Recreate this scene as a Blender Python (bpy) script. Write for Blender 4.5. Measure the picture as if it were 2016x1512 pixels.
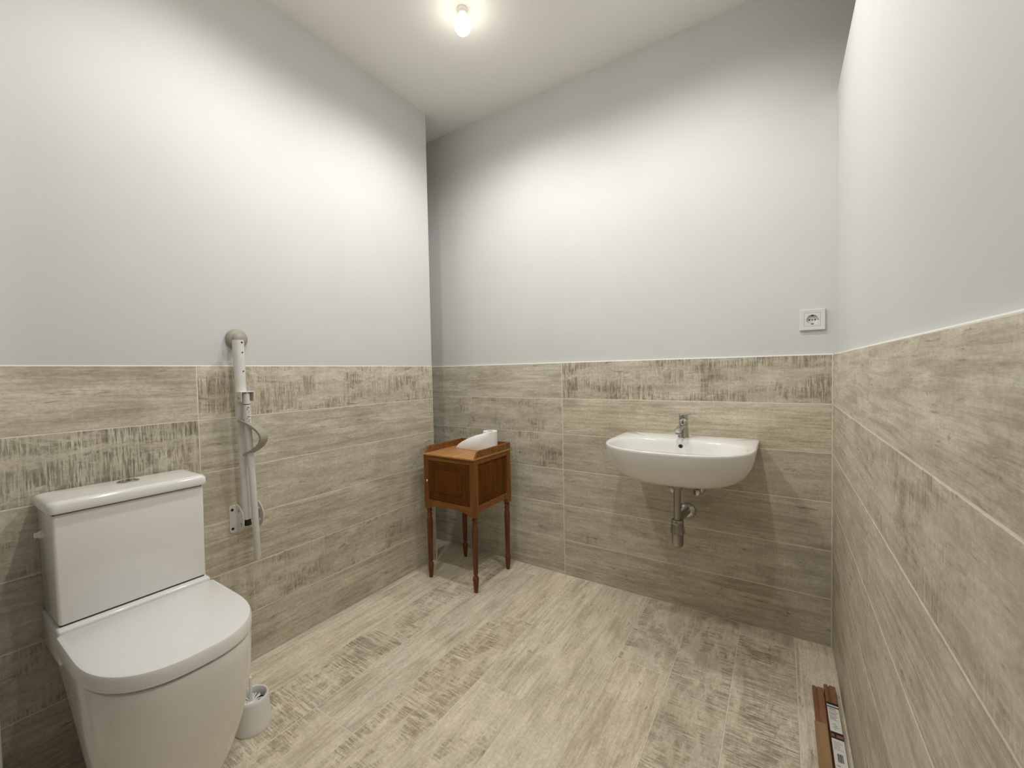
import bpy, bmesh, math, random
from mathutils import Vector, Matrix

# ------------------------------------------------------------------ scene reset
for o in list(bpy.data.objects):
    bpy.data.objects.remove(o, do_unlink=True)
S = bpy.context.scene
C = S.collection

# ------------------------------------------------------------------ camera (world: back wall y=0, room y<0, left wall x=0, z up)
FPX = 812.586
cam_d = bpy.data.cameras.new('camera')
cam_d.sensor_width = 36.0
cam_d.lens = FPX * 36.0 / 2016.0
cam_d.clip_start = 0.02
cam = bpy.data.objects.new('camera', cam_d)
C.objects.link(cam)
_r = Vector((0.83831871, 0.54481808, -0.01987435))
_f = Vector((-0.54518027, 0.83779194, -0.02971773))
_u = _r.cross(_f)
cam.matrix_world = Matrix((
    (_r.x, _u.x, -_f.x, 1.7988),
    (_r.y, _u.y, -_f.y, -2.0877),
    (_r.z, _u.z, -_f.z, 1.1552),
    (0, 0, 0, 1)))
S.camera = cam

# ------------------------------------------------------------------ world, exposure
w = bpy.data.worlds.new('world')
S.world = w
w.use_nodes = True
w.node_tree.nodes['Background'].inputs[0].default_value = (0.9, 0.95, 1.0, 1)
w.node_tree.nodes['Background'].inputs[1].default_value = 0.02
S.view_settings.view_transform = 'Standard'
S.view_settings.look = 'None'
S.view_settings.exposure = 0.14
S.view_settings.gamma = 1.0
S.view_settings.use_curve_mapping = False

# the four ceiling bulbs: position on the ceiling and power of each
LAMP_COLOR = (1.0, 0.99, 0.955)
LAMPS = [((0.645, -0.65), 23.0), ((1.46, -0.65), 17.5), ((0.60, -1.42), 17.0), ((1.46, -1.42), 16.0)]
SPOT_ANGLE = 172.0

# ------------------------------------------------------------------ room measures
W = 1.975        # right tile face
H = 2.727        # ceiling
TT = 1.2         # top of the tiled part
LE = -0.2247     # end of the left wall (outer corner)
YB = -3.6        # unseen wall behind the camera, set far back to cut bounce light
YF = -1.949      # inner face of the near wall, unseen but for a sliver of casing
PT = 2.235       # top of the right partition
DOOR_X0, DOOR_X1 = 0.09, 1.90   # made-up opening in the near wall, kept wide to cut bounce light
PL = 0.012       # plaster lies this far behind the tile face

# ------------------------------------------------------------------ materials
def new_mat(name):
    m = bpy.data.materials.new(name)
    m.use_nodes = True
    nt = m.node_tree
    return m, nt, nt.nodes['Principled BSDF']

def simple(name, col, rough=0.5, metal=0.0, coat=0.0, spec=0.5):
    m, nt, b = new_mat(name)
    b.inputs['Base Color'].default_value = (*col, 1)
    b.inputs['Roughness'].default_value = rough
    b.inputs['Metallic'].default_value = metal
    b.inputs['Specular IOR Level'].default_value = spec
    b.inputs['Coat Weight'].default_value = coat
    b.inputs['Coat Roughness'].default_value = 0.06
    return m

def vary(name, c1, c2, scale, rough=0.5, bump=0.0, bscale=200.0, metal=0.0, spec=0.5, coat=0.0):
    """two-tone procedural material with fine relief"""
    m, nt, b = new_mat(name)
    n = nt.nodes
    tc = n.new('ShaderNodeTexCoord')
    mp = n.new('ShaderNodeMapping')
    mp.inputs['Scale'].default_value = scale if isinstance(scale, tuple) else (scale,) * 3
    no = n.new('ShaderNodeTexNoise')
    no.inputs['Detail'].default_value = 5
    no.inputs['Scale'].default_value = 1.0
    rp = n.new('ShaderNodeValToRGB')
    rp.color_ramp.elements[0].position = 0.3
    rp.color_ramp.elements[1].position = 0.7
    rp.color_ramp.elements[0].color = (*c1, 1)
    rp.color_ramp.elements[1].color = (*c2, 1)
    L = nt.links.new
    L(tc.outputs['Object'], mp.inputs[0]); L(mp.outputs[0], no.inputs['Vector'])
    L(no.outputs[0], rp.inputs[0]); L(rp.outputs[0], b.inputs['Base Color'])
    b.inputs['Roughness'].default_value = rough
    b.inputs['Metallic'].default_value = metal
    b.inputs['Specular IOR Level'].default_value = spec
    b.inputs['Coat Weight'].default_value = coat
    if bump > 0:
        n2 = n.new('ShaderNodeTexNoise')
        n2.inputs['Scale'].default_value = bscale
        n2.inputs['Detail'].default_value = 3
        bp = n.new('ShaderNodeBump')
        bp.inputs['Strength'].default_value = bump
        bp.inputs['Distance'].default_value = 0.002
        L(tc.outputs['Object'], n2.inputs['Vector'])
        L(n2.outputs[0], bp.inputs['Height']); L(bp.outputs[0], b.inputs['Normal'])
    return m

def tile_material(name, light, mid, dark, rough, spec):
    """worn wood-look porcelain: grain along local X, saw marks across it.
    Object colour = (seed, amount of saw marks, brightness), alpha = warmth."""
    m, nt, b = new_mat(name)
    n, L = nt.nodes, nt.links.new
    tc = n.new('ShaderNodeTexCoord')
    oi = n.new('ShaderNodeObjectInfo')
    sp = n.new('ShaderNodeSeparateColor')
    L(oi.outputs['Color'], sp.inputs[0])
    seed, streak, tone, warm = sp.outputs[0], sp.outputs[1], sp.outputs[2], oi.outputs['Alpha']

    def math_(op, a, c=None, clamp=False):
        k = n.new('ShaderNodeMath'); k.operation = op; k.use_clamp = clamp
        for i, v in enumerate((a, c)):
            if v is None: continue
            if isinstance(v, (int, float)): k.inputs[i].default_value = v
            else: L(v, k.inputs[i])
        return k.outputs[0]
    cx = n.new('ShaderNodeCombineXYZ')
    L(math_('MULTIPLY', seed, 37.7), cx.inputs[0]); L(math_('MULTIPLY', seed, 91.3), cx.inputs[1]); L(math_('MULTIPLY', seed, 53.9), cx.inputs[2])
    ad = n.new('ShaderNodeVectorMath'); ad.operation = 'ADD'
    L(tc.outputs['Object'], ad.inputs[0]); L(cx.outputs[0], ad.inputs[1])
    P = ad.outputs[0]

    def noise(sx, sy, detail=4.0, rg=0.55, dist=0.0):
        mp = n.new('ShaderNodeMapping')
        mp.inputs['Scale'].default_value = (sx, sy, 20.0)
        L(P, mp.inputs[0])
        k = n.new('ShaderNodeTexNoise')
        k.inputs['Scale'].default_value = 1.0
        k.inputs['Detail'].default_value = detail
        k.inputs['Roughness'].default_value = rg
        k.inputs['Distortion'].default_value = dist
        L(mp.outputs[0], k.inputs['Vector'])
        return k.outputs[0]

    def ramp(v, a, c, lo=0.0, hi=1.0):
        k = n.new('ShaderNodeMapRange'); k.interpolation_type = 'SMOOTHSTEP'
        k.inputs['From Min'].default_value = a; k.inputs['From Max'].default_value = c
        k.inputs['To Min'].default_value = lo; k.inputs['To Max'].default_value = hi
        L(v, k.inputs['Value'])
        return k.outputs[0]

    def mixc(f, a, c):
        k = n.new('ShaderNodeMix'); k.data_type = 'RGBA'
        if isinstance(f, (int, float)): k.inputs[0].default_value = f
        else: L(f, k.inputs[0])
        for s, v in ((6, a), (7, c)):
            if isinstance(v, tuple): k.inputs[s].default_value = (*v, 1)
            else: L(v, k.inputs[s])
        return k.outputs[2]

    # grain along the plank
    grain = ramp(noise(3.6, 58, 8, 0.68, 0.6), 0.38, 0.66)
    fine = ramp(noise(34, 300, 4, 0.7), 0.36, 0.68)
    wash = ramp(noise(3.4, 11, 7, 0.68, 0.5), 0.38, 0.66)
    plain = math_('SUBTRACT', 1.0, math_('MULTIPLY', streak, 0.7))
    g = math_('ADD', math_('MULTIPLY', math_('MULTIPLY', grain, plain), 0.55), math_('MULTIPLY', math_('MULTIPLY', fine, plain), 0.26))
    g = math_('ADD', g, math_('MULTIPLY', wash, 0.46))
    g = math_('ADD', g, math_('MULTIPLY', streak, 0.05), True)
    col = mixc(g, light, mid)
    # knots and short dark scratches that follow the grain
    kn = math_('MULTIPLY', ramp(noise(14, 80, 6, 0.7, 0.6), 0.56, 0.68), ramp(noise(5.0, 9.0, 5, 0.65), 0.44, 0.60))
    col = mixc(math_('MULTIPLY', kn, 0.66), col, dark)
    # saw marks across the plank, inside ragged patches
    off = math_('MULTIPLY', math_('SUBTRACT', streak, 0.5), 0.30)
    patch = ramp(math_('ADD', noise(5.6, 13, 9, 0.72, 0.3), off), 0.52, 0.66)
    stria = ramp(noise(210, 14, 4, 0.65, 0.2), 0.45, 0.58)
    stria2 = ramp(noise(70, 7, 6, 0.7, 0.15), 0.47, 0.60)
    st = math_('MAXIMUM', math_('MULTIPLY', stria, 0.95), math_('MULTIPLY', stria2, 0.8))
    dk = math_('MULTIPLY', math_('MULTIPLY', patch, st), math_('MULTIPLY', math_('POWER', streak, 0.6), 0.86), True)
    brown = mixc(ramp(noise(7, 7, 3), 0.4, 0.6), dark, tuple(0.55 * a + 0.45 * c for a, c in zip(dark, mid)))
    col = mixc(dk, col, brown)
    # pale scraped lines between the marks
    pale = math_('MULTIPLY', ramp(noise(120, 2.2, 2), 0.58, 0.72), math_('MULTIPLY', streak, 0.35))
    col = mixc(pale, col, tuple(min(1, 1.12 * v) for v in light))
    # fine mottling of the glaze
    sp1 = ramp(noise(95, 95, 4, 0.7), 0.3, 0.7, -0.10, 0.10)
    sp2 = ramp(noise(9, 9, 4, 0.6), 0.3, 0.7, -0.06, 0.06)
    # brightness and warmth of this tile
    tn = math_('MULTIPLY', math_('ADD', math_('MULTIPLY', tone, 0.8), 0.6), math_('ADD', math_('ADD', sp1, sp2), 1.0))
    vm = n.new('ShaderNodeVectorMath'); vm.operation = 'SCALE'
    L(col, vm.inputs[0]); L(tn, vm.inputs['Scale'])
    tint = n.new('ShaderNodeVectorMath'); tint.operation = 'MULTIPLY'
    L(vm.outputs[0], tint.inputs[0])
    L(mixc(warm, (0.97, 1.0, 1.02), (1.07, 0.99, 0.86)), tint.inputs[1])
    L(tint.outputs[0], b.inputs['Base Color'])
    rr = math_('ADD', math_('MULTIPLY', g, 0.12), rough)
    L(rr, b.inputs['Roughness'])
    b.inputs['Specular IOR Level'].default_value = spec
    bp = n.new('ShaderNodeBump')
    bp.inputs['Strength'].default_value = 0.25
    bp.inputs['Distance'].default_value = 0.0012
    L(math_('SUBTRACT', 1.0, math_('ADD', math_('MULTIPLY', g, 0.6), math_('MULTIPLY', dk, 0.8))), bp.inputs['Height'])
    L(bp.outputs[0], b.inputs['Normal'])
    return m

M = {}
M['plaster'] = vary('white_plaster', (0.645, 0.645, 0.634), (0.67, 0.67, 0.659), 2.5, 0.75, 0.06, 90.0, spec=0.25)
M['ceiling'] = vary('ceiling_plaster', (0.90, 0.895, 0.865), (0.92, 0.915, 0.885), 1.5, 0.85, 0.04, 60.0, spec=0.2)
M['grout'] = vary('grout', (0.74, 0.68, 0.58), (0.86, 0.80, 0.71), 30.0, 0.85, 0.2, 600.0, spec=0.2)
M['caulk'] = simple('white_caulk', (0.76, 0.75, 0.72), 0.5)
M['tile'] = tile_material('wall_tile', (0.70, 0.665, 0.58), (0.415, 0.372, 0.292), (0.125, 0.098, 0.062), 0.50, 0.35)
M['floor_tile'] = tile_material('floor_tile', (0.85, 0.79, 0.68), (0.525, 0.46, 0.355), (0.215, 0.155, 0.09), 0.46, 0.4)
M['ceramic'] = vary('white_ceramic', (0.86, 0.845, 0.82), (0.875, 0.86, 0.835), 3.0, 0.12, spec=0.5, coat=0.3)
M['plastic'] = simple('white_plastic', (0.86, 0.85, 0.825), 0.32)
M['socket'] = simple('socket_plastic', (0.74, 0.735, 0.71), 0.35)
M['seatplastic'] = simple('white_seat_plastic', (0.88, 0.865, 0.84), 0.22)
M['rail'] = vary('white_enamel', (0.72, 0.70, 0.655), (0.78, 0.76, 0.72), 25.0, 0.35, 0.05, 300.0)
M['beige'] = simple('beige_grey_plastic', (0.36, 0.335, 0.275), 0.5)
M['chrome'] = simple('chrome', (0.58, 0.58, 0.57), 0.09, 1.0)
M['pipe'] = vary('dull_chrome', (0.33, 0.31, 0.29), (0.42, 0.40, 0.37), 14.0, 0.28, metal=1.0)
M['dark'] = simple('dark_hole', (0.012, 0.010, 0.009), 0.7)
M['rubber_gap_shade'] = simple('black_rubber_gap_shade', (0.02, 0.02, 0.02), 0.6)  # real rubber, and the black that stands for shade in the toilet's gaps
M['brass'] = simple('brass', (0.80, 0.55, 0.28), 0.22, 1.0)
M['steel'] = simple('steel_screw', (0.42, 0.40, 0.37), 0.35, 1.0)
M['paper'] = vary('tissue_paper', (0.92, 0.915, 0.90), (0.95, 0.945, 0.935), 40.0, 0.9, 0.25, 260.0, spec=0.1)
M['card'] = simple('cardboard', (0.10, 0.085, 0.07), 0.9)
M['wood'] = vary('honey_wood', (0.175, 0.068, 0.016), (0.295, 0.128, 0.034), (6.0, 40.0, 40.0), 0.40, 0.10, 140.0, spec=0.25)
M['woodv'] = vary('honey_wood_upright', (0.165, 0.063, 0.014), (0.27, 0.113, 0.028), (45.0, 45.0, 5.0), 0.40, 0.10, 140.0, spec=0.25)
M['woodtop_lit'] = vary('honey_wood_top_lit', (0.40, 0.19, 0.065), (0.58, 0.30, 0.115), (60.0, 7.0, 60.0), 0.40, 0.08, 140.0, spec=0.3)  # paler copy of the honey wood, strong light on the top put into its colour
M['panel'] = vary('dark_wood_panel', (0.098, 0.030, 0.003), (0.160, 0.056, 0.006), (35.0, 35.0, 5.0), 0.45, 0.08, 140.0, spec=0.1)
M['leg'] = vary('reddish_wood', (0.105, 0.032, 0.011), (0.20, 0.072, 0.026), (60.0, 60.0, 9.0), 0.40, 0.10, 150.0, spec=0.25)
M['moulding'] = simple('dark_moulding', (0.055, 0.018, 0.005), 0.4)
M['strip'] = vary('red_brown_wood', (0.20, 0.085, 0.038), (0.34, 0.165, 0.082), (55.0, 3.0, 55.0), 0.6, 0.15, 200.0)
M['strip2'] = vary('tan_wood', (0.29, 0.165, 0.075), (0.37, 0.225, 0.11), (50.0, 3.0, 50.0), 0.6, 0.12, 200.0)
M['label'] = simple('label_paper', (0.74, 0.72, 0.68), 0.5)
M['ink'] = simple('black_ink', (0.018, 0.014, 0.022), 0.5)
M['greyink'] = simple('grey_ink', (0.30, 0.29, 0.27), 0.6)
M['doorpaint'] = simple('white_door_paint', (0.76, 0.76, 0.76), 0.4)

def glow_mat():
    m, nt, b = new_mat('lit_bulb')
    b.inputs['Base Color'].default_value = (0.9, 0.88, 0.8, 1)
    b.inputs['Emission Color'].default_value = (1.0, 0.95, 0.84, 1)
    b.inputs['Emission Strength'].default_value = 24.0
    return m
M['glow'] = glow_mat()
def neck_mat():
    m, nt, b = new_mat('bulb_neck')
    b.inputs['Base Color'].default_value = (0.85, 0.82, 0.74, 1)
    b.inputs['Emission Color'].default_value = (1.0, 0.90, 0.70, 1)
    b.inputs['Emission Strength'].default_value = 2.5  # glow added so the plastic neck does not look dark
    return m
M['neck'] = neck_mat()

# ------------------------------------------------------------------ mesh helpers
WL = {}   # world location of every object's origin (no rotations used on parents)

def wloc(o):
    return WL.get(o.name, Vector((0, 0, 0)))

def empty(name, loc, label, cat, group=None):
    o = bpy.data.objects.new(name, None)
    o.empty_display_size = 0.05
    C.objects.link(o)
    o.location = loc
    WL[o.name] = Vector(loc)
    o['label'] = label; o['category'] = cat
    if group: o['group'] = group
    return o

def obj(name, bm, mat, parent=None, smooth=35, loc=None):
    """bm holds world coordinates; the object's origin is the parent's world origin (or loc)"""
    base = Vector(loc) if loc is not None else (wloc(parent) if parent else Vector((0, 0, 0)))
    bmesh.ops.recalc_face_normals(bm, faces=bm.faces)
    bmesh.ops.translate(bm, verts=bm.verts, vec=-base)
    me = bpy.data.meshes.new(name)
    if smooth:
        for f in bm.faces: f.smooth = True
    bm.to_mesh(me); bm.free()
    if smooth: me.set_sharp_from_angle(angle=math.radians(smooth))
    me.materials.append(M[mat])
    o = bpy.data.objects.new(name, me)
    C.objects.link(o)
    if parent:
        o.parent = parent
        o.location = base - wloc(parent)
    else:
        o.location = base
    WL[o.name] = base
    return o

def tag(o, label, cat, group=None):
    o['label'] = label; o['category'] = cat
    if group: o['group'] = group
    return o

def struct(o, label, cat=None):
    o['kind'] = 'structure'; o['label'] = label
    if cat: o['category'] = cat
    return o

def box(bm, x0, x1, y0, y1, z0, z1, bev=0.0, seg=2):
    r = bmesh.ops.create_cube(bm, size=1.0)
    vs = r['verts']
    for v in vs:
        v.co = Vector(((x0 + x1) / 2 + v.co.x * (x1 - x0), (y0 + y1) / 2 + v.co.y * (y1 - y0), (z0 + z1) / 2 + v.co.z * (z1 - z0)))
    if bev > 0:
        es = list({e for v in vs for e in v.link_edges})
        bmesh.ops.bevel(bm, geom=es, offset=bev, segments=seg, affect='EDGES', profile=0.5)
    return bm

def nbox(*a, **k):
    return box(bmesh.new(), *a, **k)

def rings(bm, rs, cap0=True, cap1=True, closed=True):
    """skin a list of equal-length vertex rings"""
    V = [[bm.verts.new(p) for p in r] for r in rs]
    n = len(rs[0])
    for a, b in zip(V, V[1:]):
        for i in range(n if closed else n - 1):
            j = (i + 1) % n
            bm.faces.new((a[i], a[j], b[j], b[i]))
    if cap0: bm.faces.new(V[0][::-1])
    if cap1: bm.faces.new(V[-1])
    return bm

def lathe(bm, prof, o, axis='z', seg=28, cap0=True, cap1=True):
    """profile (radius, height) turned about an axis through o"""
    o = Vector(o)
    ax = {'z': (Vector((1, 0, 0)), Vector((0, 1, 0)), Vector((0, 0, 1))),
          'y': (Vector((1, 0, 0)), Vector((0, 0, 1)), Vector((0, -1, 0))),
          'x': (Vector((0, 1, 0)), Vector((0, 0, 1)), Vector((1, 0, 0)))}[axis] if isinstance(axis, str) else axis
    rs = []
    for r, h in prof:
        r = max(r, 1e-5)
        rs.append([o + ax[0] * (r * math.cos(2 * math.pi * i / seg)) + ax[1] * (r * math.sin(2 * math.pi * i / seg)) + ax[2] * h for i in range(seg)])
    return rings(bm, rs, cap0, cap1)

def tube(bm, pts, rad, seg=16, flat=1.0, upv=None):
    """swept tube; rad a number or one per point; flat squashes the section along the second normal"""
    pts = [Vector(p) for p in pts]
    n = len(pts)
    if not hasattr(rad, '__len__'): rad = [rad] * n
    T = []
    for i in range(n):
        a = pts[max(i - 1, 0)]; b = pts[min(i + 1, n - 1)]
        T.append((b - a).normalized())
    up = Vector(upv) if upv else (Vector((0, 0, 1)) if abs(T[0].z) < 0.9 else Vector((1, 0, 0)))
    rs = []
    for i in range(n):
        t = T[i]
        s = t.cross(up)
        if s.length < 1e-4: s = t.cross(Vector((0, 1, 0)))
        s.normalize()
        u = s.cross(t).normalized()
        if not upv: up = u
        rs.append([pts[i] + s * (rad[i] * math.cos(2 * math.pi * k / seg)) + u * (rad[i] * flat * math.sin(2 * math.pi * k / seg)) for k in range(seg)])
    return rings(bm, rs)

def prism(bm, poly, axis, a, b, bev=0.0, seg=2):
    """extrude a 2-D polygon along an axis between a and b"""
    def P(u, v, t):
        return {'x': (t, u, v), 'y': (u, t, v), 'z': (u, v, t)}[axis]
    r0 = [P(u, v, a) for u, v in poly]; r1 = [P(u, v, b) for u, v in poly]
    n0 = len(bm.verts)
    rings(bm, [r0, r1])
    if bev > 0:
        bm.edges.ensure_lookup_table(); bm.faces.ensure_lookup_table()
        bm.normal_update()
        es = [e for e in bm.edges if len(e.link_faces) == 2 and e.calc_face_angle(0) > 0.9]
        bmesh.ops.bevel(bm, geom=es, offset=bev, segments=seg, affect='EDGES', profile=0.5)
    return bm

def arc_pts(n, f):
    return [f(i / (n - 1)) for i in range(n)]

# ------------------------------------------------------------------ the room shell
XR = W + PL               # right plaster face
XO = 2.9                  # far side of the neighbouring space seen over the partition
wall_back = struct(obj('wall_back', nbox(-0.46, XO, PL, 0.12, -0.1, H + 0.1), 'plaster', smooth=0), 'white plastered back wall above wood-look tiles, behind the basin', 'wall')
wall_left = struct(obj('wall_left', nbox(-0.46, -0.003, YF - 0.10, LE + 0.002, -0.1, H + 0.1), 'plaster', smooth=0), 'white plastered left wall above wood-look tiles, behind the toilet', 'wall')
wall_right = struct(obj('wall_right', nbox(XR, XR + 0.11, YB, PL, -0.1, PT), 'plaster', smooth=0), 'white plastered right partition wall that stops short of the ceiling', 'wall')
wall_corridor = struct(obj('wall_corridor', nbox(-0.46, XO, YB - 0.12, YB, -0.1, H + 0.1), 'plaster', smooth=0), 'unseen white corridor wall, added far behind the camera to cut bounce light', 'wall')
bm = bmesh.new()
box(bm, -0.003, DOOR_X0, YF - 0.10, YF, -0.1, H + 0.05)
box(bm, DOOR_X1, XR + 0.002, YF - 0.10, YF, -0.1, H + 0.05)
box(bm, DOOR_X0, DOOR_X1, YF - 0.10, YF, 2.05, H + 0.05)
wall_front = struct(obj('wall_front', bm, 'plaster', smooth=0), 'near wall beside the toilet with a made-up wide doorway that lets light out', 'wall')
wall_side = struct(obj('wall_side', nbox(XO, XO + 0.1, YB, 0.12, -0.1, H + 0.1), 'plaster', smooth=0), 'white wall of the space beyond the right partition', 'wall')
wall_niche = struct(obj('wall_niche', nbox(-0.56, -0.46, YB, 0.12, -0.1, H + 0.1), 'ceiling', smooth=0), 'white end wall of the narrow recess behind the left wall', 'wall')  # unseen end wall, given the paler ceiling paint to brighten the recess
ceiling = struct(obj('ceiling', nbox(-0.46, XO, YB, PL, H, H + 0.1), 'ceiling', smooth=0), 'plain off-white ceiling with a bare bulb', 'ceiling')
floor = struct(obj('floor', nbox(-0.46, XO, YB, PL, -0.10, -0.0008), 'grout', smooth=0), 'floor of worn wood-look planks with pale grout', 'floor')

GR = {}
GR['b'] = obj('grout', nbox(-0.46, XR, 0.0006, PL + 0.001, -0.05, TT - 0.001), 'grout', wall_back, 0)
GR['l'] = obj('grout', nbox(-0.009, -0.0006, YF - 0.05, LE + 0.001, -0.05, TT - 0.001), 'grout', wall_left, 0)
GR['r'] = obj('grout', nbox(W + 0.0006, XR + 0.001, YB, 0.004, -0.05, TT - 0.001), 'grout', wall_right, 0)

tile_mesh = {}
def tile_data(l, wd, th, mat):
    k = (round(l, 4), round(wd, 4), mat)
    if k not in tile_mesh:
        bm = bmesh.new()
        box(bm, -l / 2, l / 2, -wd / 2, wd / 2, -th, 0)
        top = [e for e in bm.edges if all(abs(v.co.z) < 1e-6 for v in e.verts)]
        bmesh.ops.bevel(bm, geom=top, offset=0.0008, segments=1, affect='EDGES')
        bmesh.ops.recalc_face_normals(bm, faces=bm.faces)
        me = bpy.data.meshes.new('tile')
        bm.to_mesh(me); bm.free()
        me.materials.append(M[mat])
        tile_mesh[k] = me
    return tile_mesh[k]

rnd = random.Random(7)
def put_tile(parent, center, ex, ey, l, wd, mat, streak, tone, warm, seed=None):
    """ex = plank direction, ey = across, face towards ex x ey"""
    ex, ey = Vector(ex), Vector(ey)
    ez = ex.cross(ey)
    o = bpy.data.objects.new('tile', tile_data(l, wd, 0.0075, mat))
    C.objects.link(o)
    o.parent = parent
    m = Matrix((ex, ey, ez)).transposed().to_4x4()
    m.translation = Vector(center)
    o.matrix_world = m
    o.color = (rnd.random() if seed is None else seed, streak, tone, warm)
    return o

J = 0.0034     # joint width
# per tile: (saw marks, brightness, warmth), rows from the top
BACK_L = [(0.05, 0.50, 0.35), (0.62, 0.50, 0.40), (0.72, 0.46, 0.45), (0.30, 0.47, 0.35), (0.40, 0.47, 0.35), (0.0, 0.45, 0.35)]
BACK_R = [(0.80, 0.46, 0.55), (0.0, 0.54, 0.70), (0.45, 0.36, 0.55), (0.22, 0.42, 0.50), (0.45, 0.44, 0.45), (0.0, 0.45, 0.60)]
for k in range(6):
    z0 = TT - 0.2 * (k + 1); z1 = TT - 0.2 * k
    for (x0, x1), (s, t, wm) in (((-0.4265, 0.7735), BACK_L[k]), ((0.7735, 1.9735), BACK_R[k])):
        put_tile(wall_back, ((x0 + x1) / 2, 0, (z0 + z1) / 2), (1, 0, 0), (0, 0, 1), x1 - x0 - J, z1 - z0 - J, 'tile', s, t, wm)
LEFT_F = [(0.78, 0.52, 0.55), (0.05, 0.52, 0.45), (0.45, 0.48, 0.50), (0.0, 0.50, 0.55), (0.72, 0.44, 0.50), (0.0, 0.46, 0.55)]
LEFT_N = [(0.0, 0.50, 0.60), (0.92, 0.46, 0.45), (0.55, 0.40, 0.45), (0.2, 0.44, 0.4), (0.7, 0.42, 0.4), (0.1, 0.44, 0.4)]
for k in range(6):
    z0 = TT - 0.2 * (k + 1); z1 = TT - 0.2 * k
    for (y0, y1), (s, t, wm) in (((-1.4467, LE), LEFT_F[k]), ((YF + 0.009, -1.4467), LEFT_N[k])):
        put_tile(wall_left, (0, (y0 + y1) / 2, (z0 + z1) / 2), (0, 1, 0), (0, 0, 1), y1 - y0 - J, z1 - z0 - J, 'tile', s, t, wm)
RIGHT_F = [(0.15, 0.52, 0.55), (0.15, 0.50, 0.45), (0.30, 0.46, 0.45), (0.35, 0.44, 0.45), (0.1, 0.42, 0.5), (0.0, 0.42, 0.5)]
RIGHT_N = [(0.0, 0.56, 0.45), (0.66, 0.47, 0.60), (0.0, 0.52, 0.45), (0.38, 0.46, 0.5), (0.0, 0.46, 0.5), (0.0, 0.44, 0.5)]
for k in range(6):
    z0 = TT - 0.2 * (k + 1); z1 = TT - 0.2 * k
    for (y0, y1), (s, t, wm) in (((-0.8, -0.002), RIGHT_F[k]), ((-2.0, -0.8), RIGHT_N[k])):
        put_tile(wall_right, (W, (y0 + y1) / 2, (z0 + z1) / 2), (0, -1, 0), (0, 0, 1), y1 - y0 - 0.0006, z1 - z0 - J, 'tile', s, t, wm)

# floor planks run towards the back wall, end joints step by a third
FX = [0.0, 0.035, 0.236, 0.440, 0.643, 0.846, 1.046, 1.247, 1.447, 1.648, 1.849, W]
FJ = [-0.893, -0.493, -0.893, -0.093, -0.493, -0.893, -0.093, -0.505, -0.893, -0.093, -0.5]
FS = {0: [(0.0, .45, .4)], 1: [(0.35, .44, .45), (0.0, .54, .45)], 2: [(0.80, .52, .5), (0.90, .50, .5)], 3: [(0.2, .5, .5), (0.0, .50, .42), (0.70, .46, .6)],
      4: [(0.10, .55, .6), (0.85, .52, .6)], 5: [(0.12, .55, .45), (0.55, .54, .55)], 6: [(0.0, .5, .5), (0.38, .54, .5), (0.75, .55, .5)],
      7: [(0.70, .46, .5), (0.18, .53, .68)], 8: [(0.85, .44, .5), (0.8, .5, .5)], 9: [(0.6, .42, .5), (0.92, .46, .5)], 10: [(0.0, .48, .45), (0.0, .54, .45)]}
for c in range(11):
    x0, x1 = FX[c], FX[c + 1]
    ends = [0.0]
    e = FJ[c]
    while e > -2.4:
        ends.append(e); e -= 1.2
    ends.append(-2.6)
    for i in range(len(ends) - 1):
        y1, y0 = ends[i], ends[i + 1]
        st = FS[c][min(i, len(FS[c]) - 1)]
        put_tile(floor, ((x0 + x1) / 2, (y0 + y1) / 2, 0), (0, 1, 0), (-1, 0, 0), y1 - y0 - J * 0.8, x1 - x0 - J * 0.8, 'floor_tile', *st)
# the strip of planks inside the recess behind the left wall
put_tile(floor, (-0.11, LE / 2, 0), (0, 1, 0), (-1, 0, 0), -LE - J, 0.22 - J, 'floor_tile', 0.3, 0.46, 0.4)
put_tile(floor, (-0.33, LE / 2, 0), (0, 1, 0), (-1, 0, 0), -LE - J, 0.22 - J, 'floor_tile', 0.3, 0.46, 0.4)

# bead of white filler above the tiles
def bead(name, a, b, nrm, lab):
    a, b, nrm = Vector(a), Vector(b), Vector(nrm)
    bm = bmesh.new()
    rs = []
    for p in (a, b):
        rs.append([p + nrm * u + Vector((0, 0, v)) for u, v in ((0.0, -0.0012), (-0.0012, 0.0014), (-0.005, 0.0026), (-0.013, 0.0032), (-0.013, -0.0012))])
    rings(bm, rs)
    return struct(obj(name, bm, 'caulk', smooth=60), lab, 'trim')
bead('trim_1', (-0.4, 0.0008, TT), (W, 0.0008, TT), (0, -1, 0), 'thin white filler bead along the top of the back wall tiles')
bead('trim_2', (-0.0008, YF, TT), (-0.0008, LE, TT), (1, 0, 0), 'thin white filler bead along the top of the left wall tiles')
bead('trim_3', (W + 0.0008, -2.0, TT), (W + 0.0008, 0.0, TT), (-1, 0, 0), 'thin white filler bead along the top of the right wall tiles')
# pale corner filler at the foot of the outer corner and in the right corner
struct(obj('trim_4', tube(bmesh.new(), [(-0.002, LE + 0.001, 0.0), (-0.001, LE + 0.003, 0.03), (-0.003, LE + 0.002, 0.085), (-0.004, LE - 0.001, 0.10)], [0.004, 0.0045, 0.004, 0.001], 8), 'grout'), 'smear of pale grout at the foot of the left wall corner', 'trim')

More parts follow.
